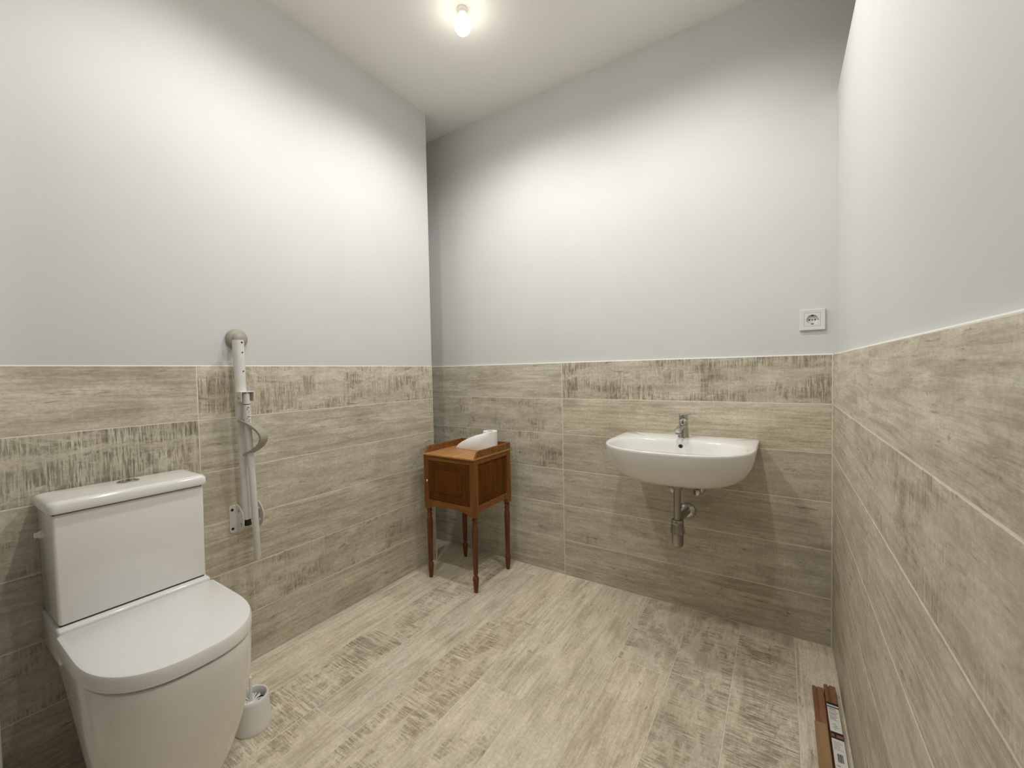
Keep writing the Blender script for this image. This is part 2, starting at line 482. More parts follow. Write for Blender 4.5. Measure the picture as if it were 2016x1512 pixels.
# white casing of the made-up wide doorway (its edge is a sliver at the frame's lower left)
dr = empty('door_1', (0.995, YF, 0), 'made-up wide doorway with white casing in the near wall, opened to lose bounce light', 'door')
dr['kind'] = 'structure'
def casing(x0, x1, z0, z1):
    obj('casing', nbox(x0, x1, YF - 0.112, YF + CAS, z0, z1, 0.002, 1), 'doorpaint', dr)
CAS = 0.004
casing(0.003, DOOR_X0 + 0.010, 0, 2.12)
casing(DOOR_X1 - 0.012, DOOR_X1 + 0.055, 0, 2.12)
casing(DOOR_X0 + 0.012, DOOR_X1 - 0.012, 2.038, 2.12)

# ------------------------------------------------------------------ ceiling bulbs
def ceiling_bulb(x, y, power, label):
    t = empty('ceiling_bulb', (x, y, H), label, 'bulb', 'bare bulbs on the ceiling')
    obj('lamp_holder', lathe(bmesh.new(), [(0.024, 0.0), (0.024, -0.004), (0.018, -0.008), (0.0165, -0.018)], (x, y, H)), 'plastic', t)
    obj('bulb_neck', lathe(bmesh.new(), [(0.0145, -0.016), (0.0155, -0.024), (0.021, -0.038), (0.0295, -0.050), (0.0335, -0.058)], (x, y, H), cap1=False), 'neck', t)
    pr = [(0.0335, -0.058)] + [(0.0355 * math.cos(a), -0.070 - 0.0355 * math.sin(a)) for a in [i * math.pi / 2 / 10 for i in range(-1, 11)]]
    obj('bulb_dome', lathe(bmesh.new(), pr, (x, y, H), cap0=False), 'glow', t)
    ld = bpy.data.lights.new('bulb_light', 'SPOT')
    ld.energy = power
    ld.color = LAMP_COLOR
    ld.spot_size = math.radians(SPOT_ANGLE)
    ld.spot_blend = 0.70
    ld.shadow_soft_size = 0.03
    lo = bpy.data.objects.new('bulb_light', ld)
    C.objects.link(lo)
    lo.parent = t
    lo.location = (0, 0, -0.138)
LAMP_LABELS = ['lit bare bulb on the ceiling in view above the cabinet', 'lit ceiling bulb above the wash basin',
               'lit ceiling bulb above the toilet', 'lit ceiling bulb above the middle of the floor near the right wall']
for ((lx, ly), pw), lab in zip(LAMPS, LAMP_LABELS):
    ceiling_bulb(lx, ly, pw, lab)

# ------------------------------------------------------------------ toilet
TC = -1.679
toilet = empty('toilet', (0.0, TC, 0.0), 'white ceramic toilet with closed lid and square cistern against the left wall', 'toilet')
def dshape(back, mid, front, hw, n=2.5, k=30, rc=0.012, taper=0.0):
    """D outline in plan: back edge, straight sides to mid, superellipse nose to front"""
    p = []
    for i in range(k + 1):
        a = -math.pi / 2 + math.pi * i / k
        c, s = math.cos(a), math.sin(a)
        p.append((mid + (front - mid) * abs(c) ** (2 / n), TC + hw * math.copysign(abs(s) ** (2 / n), s)))
    hb = hw * (1 - taper)
    # rounded back corners
    for i in range(5):
        a = math.pi / 2 + (math.pi / 2) * i / 4
        p.append((back + rc + rc * math.cos(a), TC + hb - rc + rc * math.sin(a)))
    for i in range(5):
        a = math.pi + (math.pi / 2) * i / 4
        p.append((back + rc + rc * math.cos(a), TC - hb + rc + rc * math.sin(a)))
    return p
def loft(levels, cap0=True, cap1=True):
    return rings(bmesh.new(), [[(x, y, z) for x, y in ring] for z, ring in levels], cap0, cap1)
lv = []
for z, g in ((0.0, 0.004), (0.004, 0.0), (0.04, 0.0), (0.08, 0.0), (0.12, 0.0), (0.16, 0.0), (0.20, 0.0), (0.24, 0.0), (0.28, 0.0), (0.32, 0.0), (0.36, 0.0), (0.40, 0.0), (0.43, 0.0), (0.4385, 0.002), (0.4405, 0.006)):
    q = max(0.0, 1 - z / 0.44)
    lv.append((z, dshape(0.002, 0.38, 0.608 - 0.153 * q ** 1.758 - g, 0.1766 - 0.0698 * q ** 2.695 - g, 2.5, taper=0.308 * q ** 0.5855)))
obj('bowl', loft(lv), 'ceramic', toilet, 50)
obj('deck', nbox(0.004, 0.206, TC - 0.174, TC + 0.174, 0.40, 0.4935, 0.006, 3), 'ceramic', toilet)
lv = []
for z, g in ((0.4405, 0.008), (0.447, 0.008)):
    lv.append((z, dshape(0.245, 0.36, 0.605 - g, 0.179 - g)))
obj('seat_gap_shade', loft(lv), 'rubber_gap_shade', toilet, 40)  # black insert painted in for the shade between bowl and lid
lv = []
for z, g in ((0.4465, 0.003), (0.4485, 0.0005), (0.452, 0.0), (0.478, 0.001), (0.4835, 0.004), (0.4855, 0.010)):
    lv.append((z, dshape(0.210 + g * .3, 0.37, 0.609 - g, 0.1815 - g, rc=0.008)))
lid = obj('seat_lid', loft(lv), 'seatplastic', toilet, 40)
bm = nbox(0.010, 0.186, TC - 0.172, TC + 0.172, 0.4965, 0.7965, 0.008, 3)
for v in bm.verts:                       # the tank narrows slightly towards its foot
    k = (0.7965 - v.co.z) / 0.29
    v.co.y = TC + (v.co.y - TC) * (1 - 0.018 * k)
cist = obj('cistern', bm, 'ceramic', toilet)
obj('shadow_gap', nbox(0.02, 0.180, TC - 0.165, TC + 0.165, 0.490, 0.503), 'rubber_gap_shade', toilet, 0)  # black fillers painted in for the shade below and above the tank
obj('shadow_gap', nbox(0.02, 0.180, TC - 0.168, TC + 0.168, 0.792, 0.806), 'rubber_gap_shade', toilet, 0)
bm = bmesh.new()
def rrect(x0, x1, y0, y1, r, k=6):
    p = []
    for cx, cy, a0 in ((x1 - r, y0 + r, -90), (x1 - r, y1 - r, 0), (x0 + r, y1 - r, 90), (x0 + r, y0 + r, 180)):
        for i in range(k + 1):
            a = math.radians(a0 + 90 * i / k)
            p.append((cx + r * math.cos(a), cy + r * math.sin(a)))
    return p
lv = []
for z, g in ((0.8005, 0.004), (0.803, 0.001), (0.808, 0.0), (0.822, 0.0005), (0.829, 0.0035), (0.8325, 0.009), (0.8335, 0.016)):
    lv.append((z, rrect(0.006 + g, 0.196 - g, TC - 0.181 + g, TC + 0.181 - g, 0.017)))
clid = obj('cistern_lid', loft(lv), 'ceramic', toilet, 50)
b1 = obj('flush_button', lathe(bmesh.new(), [(0.027, 0.0), (0.027, 0.002), (0.025, 0.0035), (0.0235, 0.0030)], (0.072, TC + 0.012, 0.8330)), 'chrome', clid)
obj('button_half', prism(bmesh.new(), [(0.072 + 0.021 * math.cos(a), TC + 0.013 + 0.021 * math.sin(a)) for a in [math.pi * i / 14 for i in range(15)]], 'z', 0.8358, 0.8378), 'chrome', clid)
obj('button_half', prism(bmesh.new(), [(0.072 - 0.021 * math.cos(a), TC + 0.011 - 0.021 * math.sin(a)) for a in [math.pi * i / 14 for i in range(15)]], 'z', 0.8358, 0.8374), 'chrome', clid)
obj('inlet_fitting', lathe(bmesh.new(), [(0.010, -0.004), (0.010, 0.010), (0.007, 0.013), (0.007, 0.020)], (0.10, TC - 0.172, 0.735), 'y', 14), 'plastic', cist)

# ------------------------------------------------------------------ toilet brush and its holder
BH = (0.333, -1.448)
hold = empty('brush_holder', (BH[0], BH[1], 0), 'white plastic toilet brush holder on the floor beside the toilet', 'brush holder')
bm = bmesh.new()
lathe(bm, [(0.053, 0.0), (0.0545, 0.006), (0.0525, 0.018), (0.0500, 0.045), (0.0470, 0.092), (0.0465, 0.102), (0.0440, 0.105), (0.0410, 0.1035), (0.0385, 0.094), (0.0375, 0.074)], (BH[0], BH[1], 0), seg=40, cap1=False)
obj('cup', bm, 'plastic', hold, 40)
obj('cup_inner_shade', lathe(bmesh.new(), [(0.0375, 0.070), (0.0378, 0.074)], (BH[0], BH[1], 0), seg=32), 'dark', hold)  # black disc in the white cup stands for its shaded inside
brush = empty('toilet_brush', (BH[0], BH[1], 0.074), 'white toilet brush standing in the white holder', 'brush')
obj('handle', tube(bmesh.new(), [(BH[0] + 0.003, BH[1] - 0.006, 0.076), (BH[0] + 0.002, BH[1] - 0.006, 0.11), (BH[0] + 0.001, BH[1] - 0.0055, 0.152), (BH[0], BH[1] - 0.005, 0.165), (BH[0], BH[1] - 0.005, 0.169)], [0.0065, 0.0055, 0.0042, 0.005, 0.002], 12), 'plastic', brush)
obj('guard', lathe(bmesh.new(), [(0.013, 0.075), (0.0135, 0.083), (0.010, 0.088), (0.006, 0.090)], (BH[0] + 0.003, BH[1] - 0.010, 0), seg=20), 'plastic', brush)
r2 = random.Random(3)
for i in range(17):
    a = 2 * math.pi * i / 17 + r2.uniform(-.12, .12)
    r = r2.uniform(0.027, 0.033)
    cx, cy = BH[0] + 0.003, BH[1] - 0.006
    z1 = r2.uniform(0.086, 0.093)
    p1 = (cx + r * math.cos(a), cy + r * math.sin(a), z1)
    obj('bristle_tuft', tube(bmesh.new(), [(cx + 0.009 * math.cos(a), cy + 0.009 * math.sin(a), 0.080), (cx + 0.55 * r * math.cos(a), cy + 0.55 * r * math.sin(a), 0.088), p1], [0.0028, 0.0026, 0.0020], 6), 'plastic', brush)

# ------------------------------------------------------------------ fold-up grab rail
gy = -1.314
rail = empty('grab_rail', (0.0, gy, 0.60), 'white fold-up grab rail with hanging support leg folded upright against the left wall', 'grab rail')
# wall catch: beige round buffer
obj('wall_buffer', lathe(bmesh.new(), [(0.0385, 0.0), (0.0385, 0.007), (0.036, 0.012), (0.028, 0.016), (0.0235, 0.018), (0.0215, 0.024), (0.016, 0.030), (0.007, 0.033), (0.001, 0.0335)], (0.0, -1.310, 1.306), 'x', 32), 'beige', rail, 40)
# main tube (a touch wider towards its top)
mt = obj('main_tube', tube(bmesh.new(), [(0.046, -1.3165, 0.600), (0.047, -1.318, 0.66), (0.048, -1.320, 0.85), (0.049, -1.3225, 1.08), (0.050, -1.325, 1.20), (0.051, -1.327, 1.2985)],
        [0.0150, 0.0155, 0.0175, 0.0195, 0.0200, 0.0202], 24, 0.82), 'rail', rail, 40)
for z, r in ((1.288, 0.0034), (1.250, 0.0026), (1.178, 0.0024)):
    yy = -1.3245 + (z - 1.2) * -0.02
    obj('hole', lathe(bmesh.new(), [(r, 0.0), (r, 0.0012)], (0.0666, yy + 0.006, z), 'x', 14), 'dark', mt)
obj('tube_plug', tube(bmesh.new(), [(0.046, -1.314, 0.575), (0.046, -1.3155, 0.602)], 0.0118, 16), 'rubber_gap_shade', rail)
# pair of hinge brackets
for nm, yw, sg in (('bracket', -1.3345, -1), ('bracket', -1.2620, 1)):
    bm = bmesh.new()
    prism(bm, [(-0.1 + 0.1, 0)] and [(0.0005 + 0.062 * math.cos(a), 0.600 + 0.056 * math.sin(a)) for a in [-math.pi / 2 + math.pi * i / 20 for i in range(21)]], 'y', yw - 0.002, yw + 0.002, 0.0009, 1)
    ya, yb = (yw - 0.026, yw + 0.002)
    pl = rrect(ya, yb, 0.546, 0.654, 0.010, 5)
    prism(bm, pl, 'x', 0.0004, 0.0044, 0.0010, 1)
    br = obj(nm, bm, 'rail', rail, 35)
    for z in (0.637, 0.563):
        obj('screw', lathe(bmesh.new(), [(0.0052, 0.0), (0.0052, 0.0010), (0.003, 0.0016)], (0.0042, yw - 0.016, z), 'x', 14), 'dark', br)
    if sg < 0:
        for xx, z in ((0.026, 0.632), (0.044, 0.585)):
            obj('screw', lathe(bmesh.new(), [(0.0058, 0.0), (0.0058, 0.0012), (0.003, 0.0018)], (xx, yw - 0.0018, z), 'y', 14), 'steel', br)
obj('hinge_pin', tube(bmesh.new(), [(0.034, -1.337, 0.580), (0.034, -1.2625, 0.580)], 0.0075, 16), 'rail', rail)
obj('hinge_pin', tube(bmesh.new(), [(0.030, -1.337, 0.625), (0.030, -1.2625, 0.625)], 0.0060, 16), 'rail', rail)
# U clamp that carries the leg
bm = bmesh.new()
box(bm, 0.058, 0.106, -1.3475, -1.3440, 1.062, 1.100, 0.0015, 1)
box(bm, 0.058, 0.106, -1.3030, -1.2995, 1.062, 1.100, 0.0015, 1)
box(bm, 0.058, 0.106, -1.3475, -1.2995, 1.097, 1.1005, 0.0015, 1)
uc = obj('leg_clamp', bm, 'rail', rail)
obj('rivet', lathe(bmesh.new(), [(0.0058, 0.0), (0.0055, 0.002), (0.003, 0.0034)], (0.090, -1.3474, 1.078), 'y', 14), 'steel', uc)
# hanging leg
lg = obj('support_leg', tube(bmesh.new(), [(0.092, -1.3235, 1.092), (0.092, -1.322, 1.00), (0.092, -1.312, 0.75), (0.092, -1.304, 0.452), (0.092, -1.3038, 0.4475)], [0.0112, 0.0114, 0.0116, 0.0118, 0.0100], 20), 'rail', rail, 40)
obj('groove', lathe(bmesh.new(), [(0.0118, -0.0012), (0.0118, 0.0012)], (0.092, -1.3230, 1.0515), 'z', 20), 'dark', lg)
for k, (z, a, b) in enumerate(((1.040, -0.004, 0.003), (1.033, -0.005, -0.002), (1.026, 0.0005, 0.0025), (1.019, -0.001, 0.0015), (1.012, 0.001, 0.002), (1.004, -0.004, 0.004), (0.997, -0.005, -0.003), (0.992, 0.001, 0.004), (0.986, -0.002, 0.002))):
    obj('print_mark', nbox(0.1020, 0.1037, -1.3222 + a, -1.3222 + b, z - 0.0013, z + 0.0013), 'ink', lg, 0)
# bowed strap handle that holds the leg
dv = Vector((0.072, 0.036, 0)).normalized()
wv_ = Vector((-dv.y, dv.x, 0))
rs = []
for i in range(17):
    t = i / 16
    a = math.pi * t
    c = Vector((0.066, -1.333, 0.990)) + dv * (0.082 * math.sin(a) ** 0.75) + Vector((0.004 * t, 0.012 * t, -0.132 * t))
    nn = (dv * math.sin(a) + Vector((0, 0, math.cos(a)))).normalized()
    rs.append([c + wv_ * (u * 0.019) + nn * (v * 0.0042) for u, v in ((-1, -1), (-0.4, -1.15), (0.4, -1.15), (1, -1), (1, 1), (0.4, 1.25), (-0.4, 1.25), (-1, 1))])
sh = obj('strap_handle', rings(bmesh.new(), rs), 'beige', rail, 40)
obj('rivet', lathe(bmesh.new(), [(0.0056, 0.0), (0.0054, 0.0022), (0.003, 0.0036)], (0.066, -1.3405, 0.989), 'y', 14), 'steel', sh)

# ------------------------------------------------------------------ wooden bedside cabinet
X0, X1, Y0, Y1 = 0.118, 0.478, -0.432, -0.090
cab = empty('bedside_cabinet', ((X0 + X1) / 2, (Y0 + Y1) / 2, 0), 'small honey-brown wooden bedside cabinet on thin turned legs in the corner', 'cabinet')
PW = 0.034                                            # corner post width
ZB, ZT = 0.412, 0.700
for px, py in ((X0, Y0), (X1 - PW, Y0), (X0, Y1 - PW), (X1 - PW, Y1 - PW)):
    obj('corner_post', nbox(px, px + PW, py, py + PW, ZB - 0.012, ZT, 0.0015, 1), 'woodv', cab)
obj('top', nbox(X0 - 0.003, X1 + 0.002, Y0 - 0.006, Y1, ZT, 0.7095, 0.002, 2), 'woodtop_lit', cab)
# gallery: two sides with sloped fronts and a back
def gallery_side(x0, x1):
    return prism(bmesh.new(), [(Y0 + 0.004, 0.709), (Y0 + 0.012, 0.716), (Y0 + 0.030, 0.7405), (Y0 + 0.048, 0.7455), (Y1, 0.7455), (Y1, 0.709)], 'x', x0, x1, 0.0012, 1)
obj('gallery_rail', gallery_side(X0 - 0.002, X0 + 0.009), 'wood', cab)
obj('gallery_rail', gallery_side(X1 - 0.010, X1 + 0.001), 'wood', cab)
obj('gallery_rail', nbox(X0, X1, Y1 - 0.010, Y1, 0.709, 0.7455, 0.0012, 1), 'wood', cab)
# front: top rail, arched apron, door
obj('front_rail', nbox(X0 + PW - 0.001, X1 - PW + 0.001, Y0 + 0.002, Y0 + 0.020, 0.674, ZT), 'wood', cab)
n = 24
xa, xb = X0 + PW - 0.001, X1 - PW + 0.001
arch = [(xa, 0.455)] + [(xa + (xb - xa) * i / n, ZB - 0.010 + 0.022 * math.sin(math.pi * i / n) ** 0.6) for i in range(n + 1)] + [(xb, 0.455)]
obj('apron', prism(bmesh.new(), arch, 'y', Y0 + 0.002, Y0 + 0.020), 'wood', cab)
obj('back_panel', nbox(X0 + PW - 0.002, X1 - PW + 0.002, Y1 - 0.014, Y1 - 0.006, ZB + 0.01, ZT), 'panel', cab)
obj('bottom_board', nbox(X0 + 0.008, X1 - 0.008, Y0 + 0.018, Y1 - 0.010, ZB + 0.014, ZB + 0.024), 'panel', cab)
DX0, DX1, DZ0, DZ1 = X0 + PW + 0.001, X1 - PW - 0.002, 0.4575, 0.672
door = obj('door', nbox(DX0, DX1, Y0 + 0.001, Y0 + 0.016, DZ0, DZ1, 0.0015, 1), 'panel', cab)
obj('door_gap_shade', nbox(DX0 - 0.001, DX1 + 0.002, Y0 + 0.010, Y0 + 0.018, DZ0 - 0.002, DZ1 + 0.002), 'moulding', cab, 0)  # dark board behind the door, painted shade for the gap around it
def notched(x0, x1, z0, z1, c):
    return [(x0 + c, z0), (x1 - c, z0), (x1 - c * .7, z0 + c * .7), (x1, z0 + c), (x1, z1 - c), (x1 - c * .7, z1 - c * .7), (x1 - c, z1), (x0 + c, z1), (x0 + c * .7, z1 - c * .7), (x0, z1 - c), (x0, z0 + c), (x0 + c * .7, z0 + c * .7)]
def frame_line(poly, y, r):
    bm = bmesh.new()
    for (u, v), (p, q) in zip(poly, poly[1:] + poly[:1]):
        tube(bm, [(u, y, v), (p, y, q)], r, 6)
    return bm
obj('moulding', frame_line(notched(DX0 + 0.024, DX1 - 0.024, DZ0 + 0.020, DZ1 - 0.020, 0.014), Y0 + 0.0008, 0.0020), 'moulding', door, 0)
obj('moulding', frame_line(notched(DX0 + 0.044, DX1 - 0.044, DZ0 + 0.040, DZ1 - 0.038, 0.012), Y0 + 0.0008, 0.0016), 'moulding', door, 0)
obj('raised_panel', prism(bmesh.new(), notched(DX0 + 0.050, DX1 - 0.050, DZ0 + 0.046, DZ1 - 0.044, 0.012), 'y', Y0 - 0.0012, Y0 + 0.004), 'panel', door, 30)
obj('knob', lathe(bmesh.new(), [(0.0035, 0.0), (0.0032, 0.009), (0.0062, 0.013), (0.0078, 0.018), (0.0062, 0.0225), (0.002, 0.0245)], (DX0 + 0.007, Y0 + 0.001, 0.563), 'y', 18), 'brass', door, 50)
for z in (0.625, 0.500):
    obj('hinge', tube(bmesh.new(), [(DX1 + 0.0006, Y0 - 0.0005, z - 0.028), (DX1 + 0.0006, Y0 - 0.0005, z + 0.028)], 0.0030, 10), 'moulding', door)
# sides: rails and recessed panels
for sx in (0, 1):
    xo = X0 + 0.003 if sx == 0 else X1 - 0.021
    obj('side_rail', nbox(xo, xo + 0.018, Y0 + PW - 0.001, Y1 - PW + 0.001, 0.676, ZT), 'wood', cab)
    obj('side_rail', nbox(xo, xo + 0.018, Y0 + PW - 0.001, Y1 - PW + 0.001, ZB + 0.012, ZB + 0.042), 'wood', cab)
    xp = X0 + 0.011 if sx == 0 else X1 - 0.019
    sp = obj('side_panel', nbox(xp, xp + 0.008, Y0 + PW - 0.002, Y1 - PW + 0.002, ZB + 0.036, 0.682), 'panel', cab)
    # raised field with bevelled border
    ya, yb, za, zb = Y0 + PW + 0.020, Y1 - PW - 0.020, ZB + 0.066, 0.654
    xs = (xp + 0.008) if sx else xp
    dx = 0.004 if sx else -0.004
    bm = bmesh.new()
    rings(bm, [[(xs, ya, za), (xs, yb, za), (xs, yb, zb), (xs, ya, zb)], [(xs + dx, ya + 0.016, za + 0.016), (xs + dx, yb - 0.016, za + 0.016), (xs + dx, yb - 0.016, zb - 0.016), (xs + dx, ya + 0.016, zb - 0.016)]])
    obj('raised_field', bm, 'panel', sp, 0)
# turned legs
for px, py in ((X0 + 0.019, Y0 + 0.019), (X1 - 0.019, Y0 + 0.019), (X0 + 0.019, Y1 - 0.019), (X1 - 0.019, Y1 - 0.019)):
    top = lathe(bmesh.new(), [(0.0135, 0.404), (0.0135, 0.392), (0.0150, 0.388), (0.0150, 0.383), (0.0110, 0.379), (0.0105, 0.374), (0.0145, 0.369), (0.0150, 0.362), (0.0125, 0.357), (0.0115, 0.350), (0.0148, 0.345), (0.0148, 0.340), (0.0130, 0.337)], (px, py, 0), seg=20)
    lgo = obj('leg', top, 'leg', cab, 50)
    bm = bmesh.new()
    rs = []
    for z, r in ((0.338, 0.0150), (0.333, 0.0155), (0.20, 0.0136), (0.097, 0.0108), (0.090, 0.0095)):
        ring = []
        for i in range(32):
            a = 2 * math.pi * i / 32
            fl = 1.0 - 0.16 * max(0.0, math.cos(4 * a)) ** 2
            ring.append((px + r * fl * math.cos(a), py + r * fl * math.sin(a), z))
        rs.append(ring)
    rings(bm, rs)
    obj('fluted_shaft', bm, 'leg', lgo, 25)
    for i in range(4):
        a = math.pi / 2 * i + math.pi / 4
        ca, sa = math.cos(a), math.sin(a)
        obj('dark_line', tube(bmesh.new(), [(px + 0.0153 * ca, py + 0.0153 * sa, 0.330), (px + 0.0114 * ca, py + 0.0114 * sa, 0.098)], [0.0013, 0.0011], 6), 'moulding', lgo, 0)
    obj('foot', lathe(bmesh.new(), [(0.0090, 0.096), (0.0090, 0.090), (0.0150, 0.082), (0.0168, 0.074), (0.0160, 0.064), (0.0148, 0.050), (0.0125, 0.028), (0.0100, 0.008), (0.0088, 0.0)], (px, py, 0), seg=20), 'leg', lgo, 50)

# ------------------------------------------------------------------ toilet paper roll on the cabinet
RX, RY, RZ = 0.405, -0.185, 0.7100
rollt = empty('toilet_paper_roll', (RX, RY, RZ), 'white toilet paper roll standing on the wooden cabinet with a loose end', 'toilet paper')
R0 = 0.041
bm = bmesh.new()
prof = [(0.0190, 0.004), (0.0195, 0.0), (R0 - 0.001, 0.0), (R0, 0.001), (R0, 0.108), (R0 - 0.0015, 0.1095), (0.0210, 0.1095), (0.0195, 0.1080), (0.0190, 0.08), (0.0190, 0.004)]
lathe(bm, prof, (RX, RY, RZ), seg=40, cap0=False, cap1=False)
bmesh.ops.remove_doubles(bm, verts=bm.verts, dist=1e-6)
obj('roll', bm, 'paper', rollt, 40)
obj('core', lathe(bmesh.new(), [(0.0188, 0.001), (0.0188, 0.107), (0.0176, 0.107), (0.0176, 0.001)], (RX, RY, RZ), seg=32, cap0=False, cap1=False), 'card', rollt)
# loose end: a sheet standing on its edge that sweeps away from the roll and droops to a tip
def bez(p0, p1, p2, p3, t):
    a = 1 - t
    return p0 * a ** 3 + p1 * (3 * a * a * t) + p2 * (3 * a * t * t) + p3 * t ** 3
def interp(t, tab):
    for (t0, v0), (t1, v1) in zip(tab, tab[1:]):
        if t <= t1: return v0 + (v1 - v0) * (t - t0) / (t1 - t0)
    return tab[-1][1]
n, m = 28, 10
grid = []
A = Vector((RX + 0.030, RY - 0.0300, 0))
for i in range(n + 1):
    t = i / n
    base = bez(A, Vector((RX - 0.005, RY - 0.066, 0)), Vector((0.275, -0.262, 0)), Vector((0.178, -0.224, 0)), t)
    hgt = 0.108 * interp(t, ((0, 1.0), (.15, .97), (.3, .91), (.54, .77), (.74, .58), (.9, .36), (.97, .22), (1, .10)))
    topp = bez(A, Vector((RX - 0.01, RY - 0.052, 0)), Vector((0.30, -0.190, 0)), Vector((0.190, -0.214, 0)), t)
    row = []
    for j in range(m + 1):
        s = j / m
        p = base.lerp(topp, s ** 1.6)
        bulge = 0.012 * math.sin(math.pi * s) * math.sin(math.pi * min(1, t * 1.05))
        row.append(Vector((p.x - 0.3 * bulge, p.y - bulge + 0.0015 * math.sin(9 * t + 4 * s), RZ + 0.0006 + hgt * math.sin(s * math.pi / 2) ** (1.0 + 0.35 * t))))
    grid.append(row)
bm = bmesh.new()
rs = []
for row in grid:
    back = [Vector((p.x, p.y + 0.0012, p.z)) for p in row[::-1]]
    rs.append(row + back)
rings(bm, rs)
obj('loose_sheet', bm, 'paper', rollt, 60)

# ------------------------------------------------------------------ wash basin
SX = 1.4295
RIM = 0.838
basin = empty('wash_basin', (SX, 0.0, RIM - 0.16), 'white ceramic wall-hung wash basin with rounded front on the back wall', 'basin')
NA = 144
SC = (0.0, -0.27)
def d_outline(hw, depth, straight, n=2.5, rc=0.010):
    """closed polygon: back edge on the wall, straight sides, superellipse front"""
    p = []
    k = 80
    for i in range(k + 1):
        a = math.pi * i / k
        c, s = math.cos(a), math.sin(a)
        p.append((hw * math.copysign(abs(c) ** (2 / n), c), -straight - (depth - straight) * abs(s) ** (2 / n)))
    # ends at (-hw,-straight); back corners
    for i in range(5):
        a = math.pi - math.pi / 2 * i / 4
        p.append((-hw + rc + rc * math.cos(a), -rc + rc * math.sin(a) - 0.0005))
    for i in range(5):
        a = math.pi / 2 - math.pi / 2 * i / 4
        p.append((hw - rc + rc * math.cos(a), -rc + rc * math.sin(a) - 0.0005))
    return p
def radial(poly, center=SC):
    """resample a star-shaped polygon at NA fixed angles"""
    out = []
    for i in range(NA):
        a = 2 * math.pi * i / NA
        dx, dy = math.cos(a), math.sin(a)
        best = None
        for (x1, y1), (x2, y2) in zip(poly, poly[1:] + poly[:1]):
            ex, ey = x2 - x1, y2 - y1
            den = dx * ey - dy * ex
            if abs(den) < 1e-12: continue
            t = ((x1 - center[0]) * ey - (y1 - center[1]) * ex) / den
            u = ((x1 - center[0]) * dy - (y1 - center[1]) * dx) / den
            if t > 0 and -1e-6 <= u <= 1 + 1e-6 and (best is None or t > best): best = t
        out.append((center[0] + best * dx, center[1] + best * dy))
    return out
def oval(cy, a, bf, bb, n):
    out = []
    k = 120
    for i in range(k):
        t = 2 * math.pi * i / k
        c, s = math.cos(t), math.sin(t)
        b = bb if s > 0 else bf
        out.append((a * math.copysign(abs(c) ** (2 / n), c), cy + b * math.copysign(abs(s) ** (2 / n), s)))
    return out
outer = [(0.0 + RIM - 0.158, d_outline(0.165, 0.335, 0.16)), (RIM - 0.155, d_outline(0.195, 0.368, 0.17)), (RIM - 0.146, d_outline(0.222, 0.397, 0.18)), (RIM - 0.128, d_outline(0.246, 0.425, 0.20)),
         (RIM - 0.104, d_outline(0.265, 0.448, 0.21)), (RIM - 0.070, d_outline(0.281, 0.470, 0.225)), (RIM - 0.035, d_outline(0.289, 0.484, 0.23)), (RIM - 0.012, d_outline(0.2925, 0.4905, 0.23)),
         (RIM - 0.004, d_outline(0.2925, 0.491, 0.23)), (RIM - 0.001, d_outline(0.2905, 0.489, 0.23)), (RIM, d_outline(0.286, 0.4845, 0.23))]
inner = [(RIM, oval(-0.300, 0.268, 0.1675, 0.170, 2.7)), (RIM - 0.003, oval(-0.300, 0.2625, 0.1625, 0.1635, 2.7)), (RIM - 0.010, oval(-0.300, 0.258, 0.158, 0.158, 2.7)), (RIM - 0.035, oval(-0.298, 0.248, 0.150, 0.152, 2.6)),
         (RIM - 0.070, oval(-0.292, 0.228, 0.138, 0.142, 2.5)), (RIM - 0.100, oval(-0.280, 0.190, 0.115, 0.122, 2.4)), (RIM - 0.118, oval(-0.262, 0.130, 0.078, 0.085, 2.2)), (RIM - 0.125, oval(-0.250, 0.060, 0.038, 0.042, 2.0)), (RIM - 0.127, oval(-0.248, 0.022, 0.020, 0.024, 2.0))]
rs = []
for z, poly in outer + inner:
    cen = SC if min(p[1] for p in poly) < -0.29 and max(p[0] for p in poly) > 0.07 else (0.0, -0.248)
    rs.append([(SX + x, y, z) for x, y in radial(poly, cen)])
bm = rings(bmesh.new(), rs)
bowl = obj('bowl', bm, 'ceramic', basin, 60)
obj('overflow_ring', lathe(bmesh.new(), [(0.0115, -0.003), (0.0115, 0.001), (0.0085, 0.002), (0.0075, 0.0005)], (SX - 0.004, -0.1440, RIM - 0.030), (Vector((1, 0, 0)), Vector((0, 0.12, 0.99)), Vector((0, -0.99, 0.12))), 20), 'chrome', bowl)
obj('overflow_hole', lathe(bmesh.new(), [(0.0078, 0.0), (0.0078, 0.0016)], (SX - 0.004, -0.1440, RIM - 0.030), (Vector((1, 0, 0)), Vector((0, 0.12, 0.99)), Vector((0, -0.99, 0.12))), 18), 'dark', bowl)
obj('waste_ring', lathe(bmesh.new(), [(0.030, 0.0), (0.030, 0.002), (0.020, 0.003), (0.001, 0.002)], (SX, -0.248, RIM - 0.127)), 'chrome', bowl)

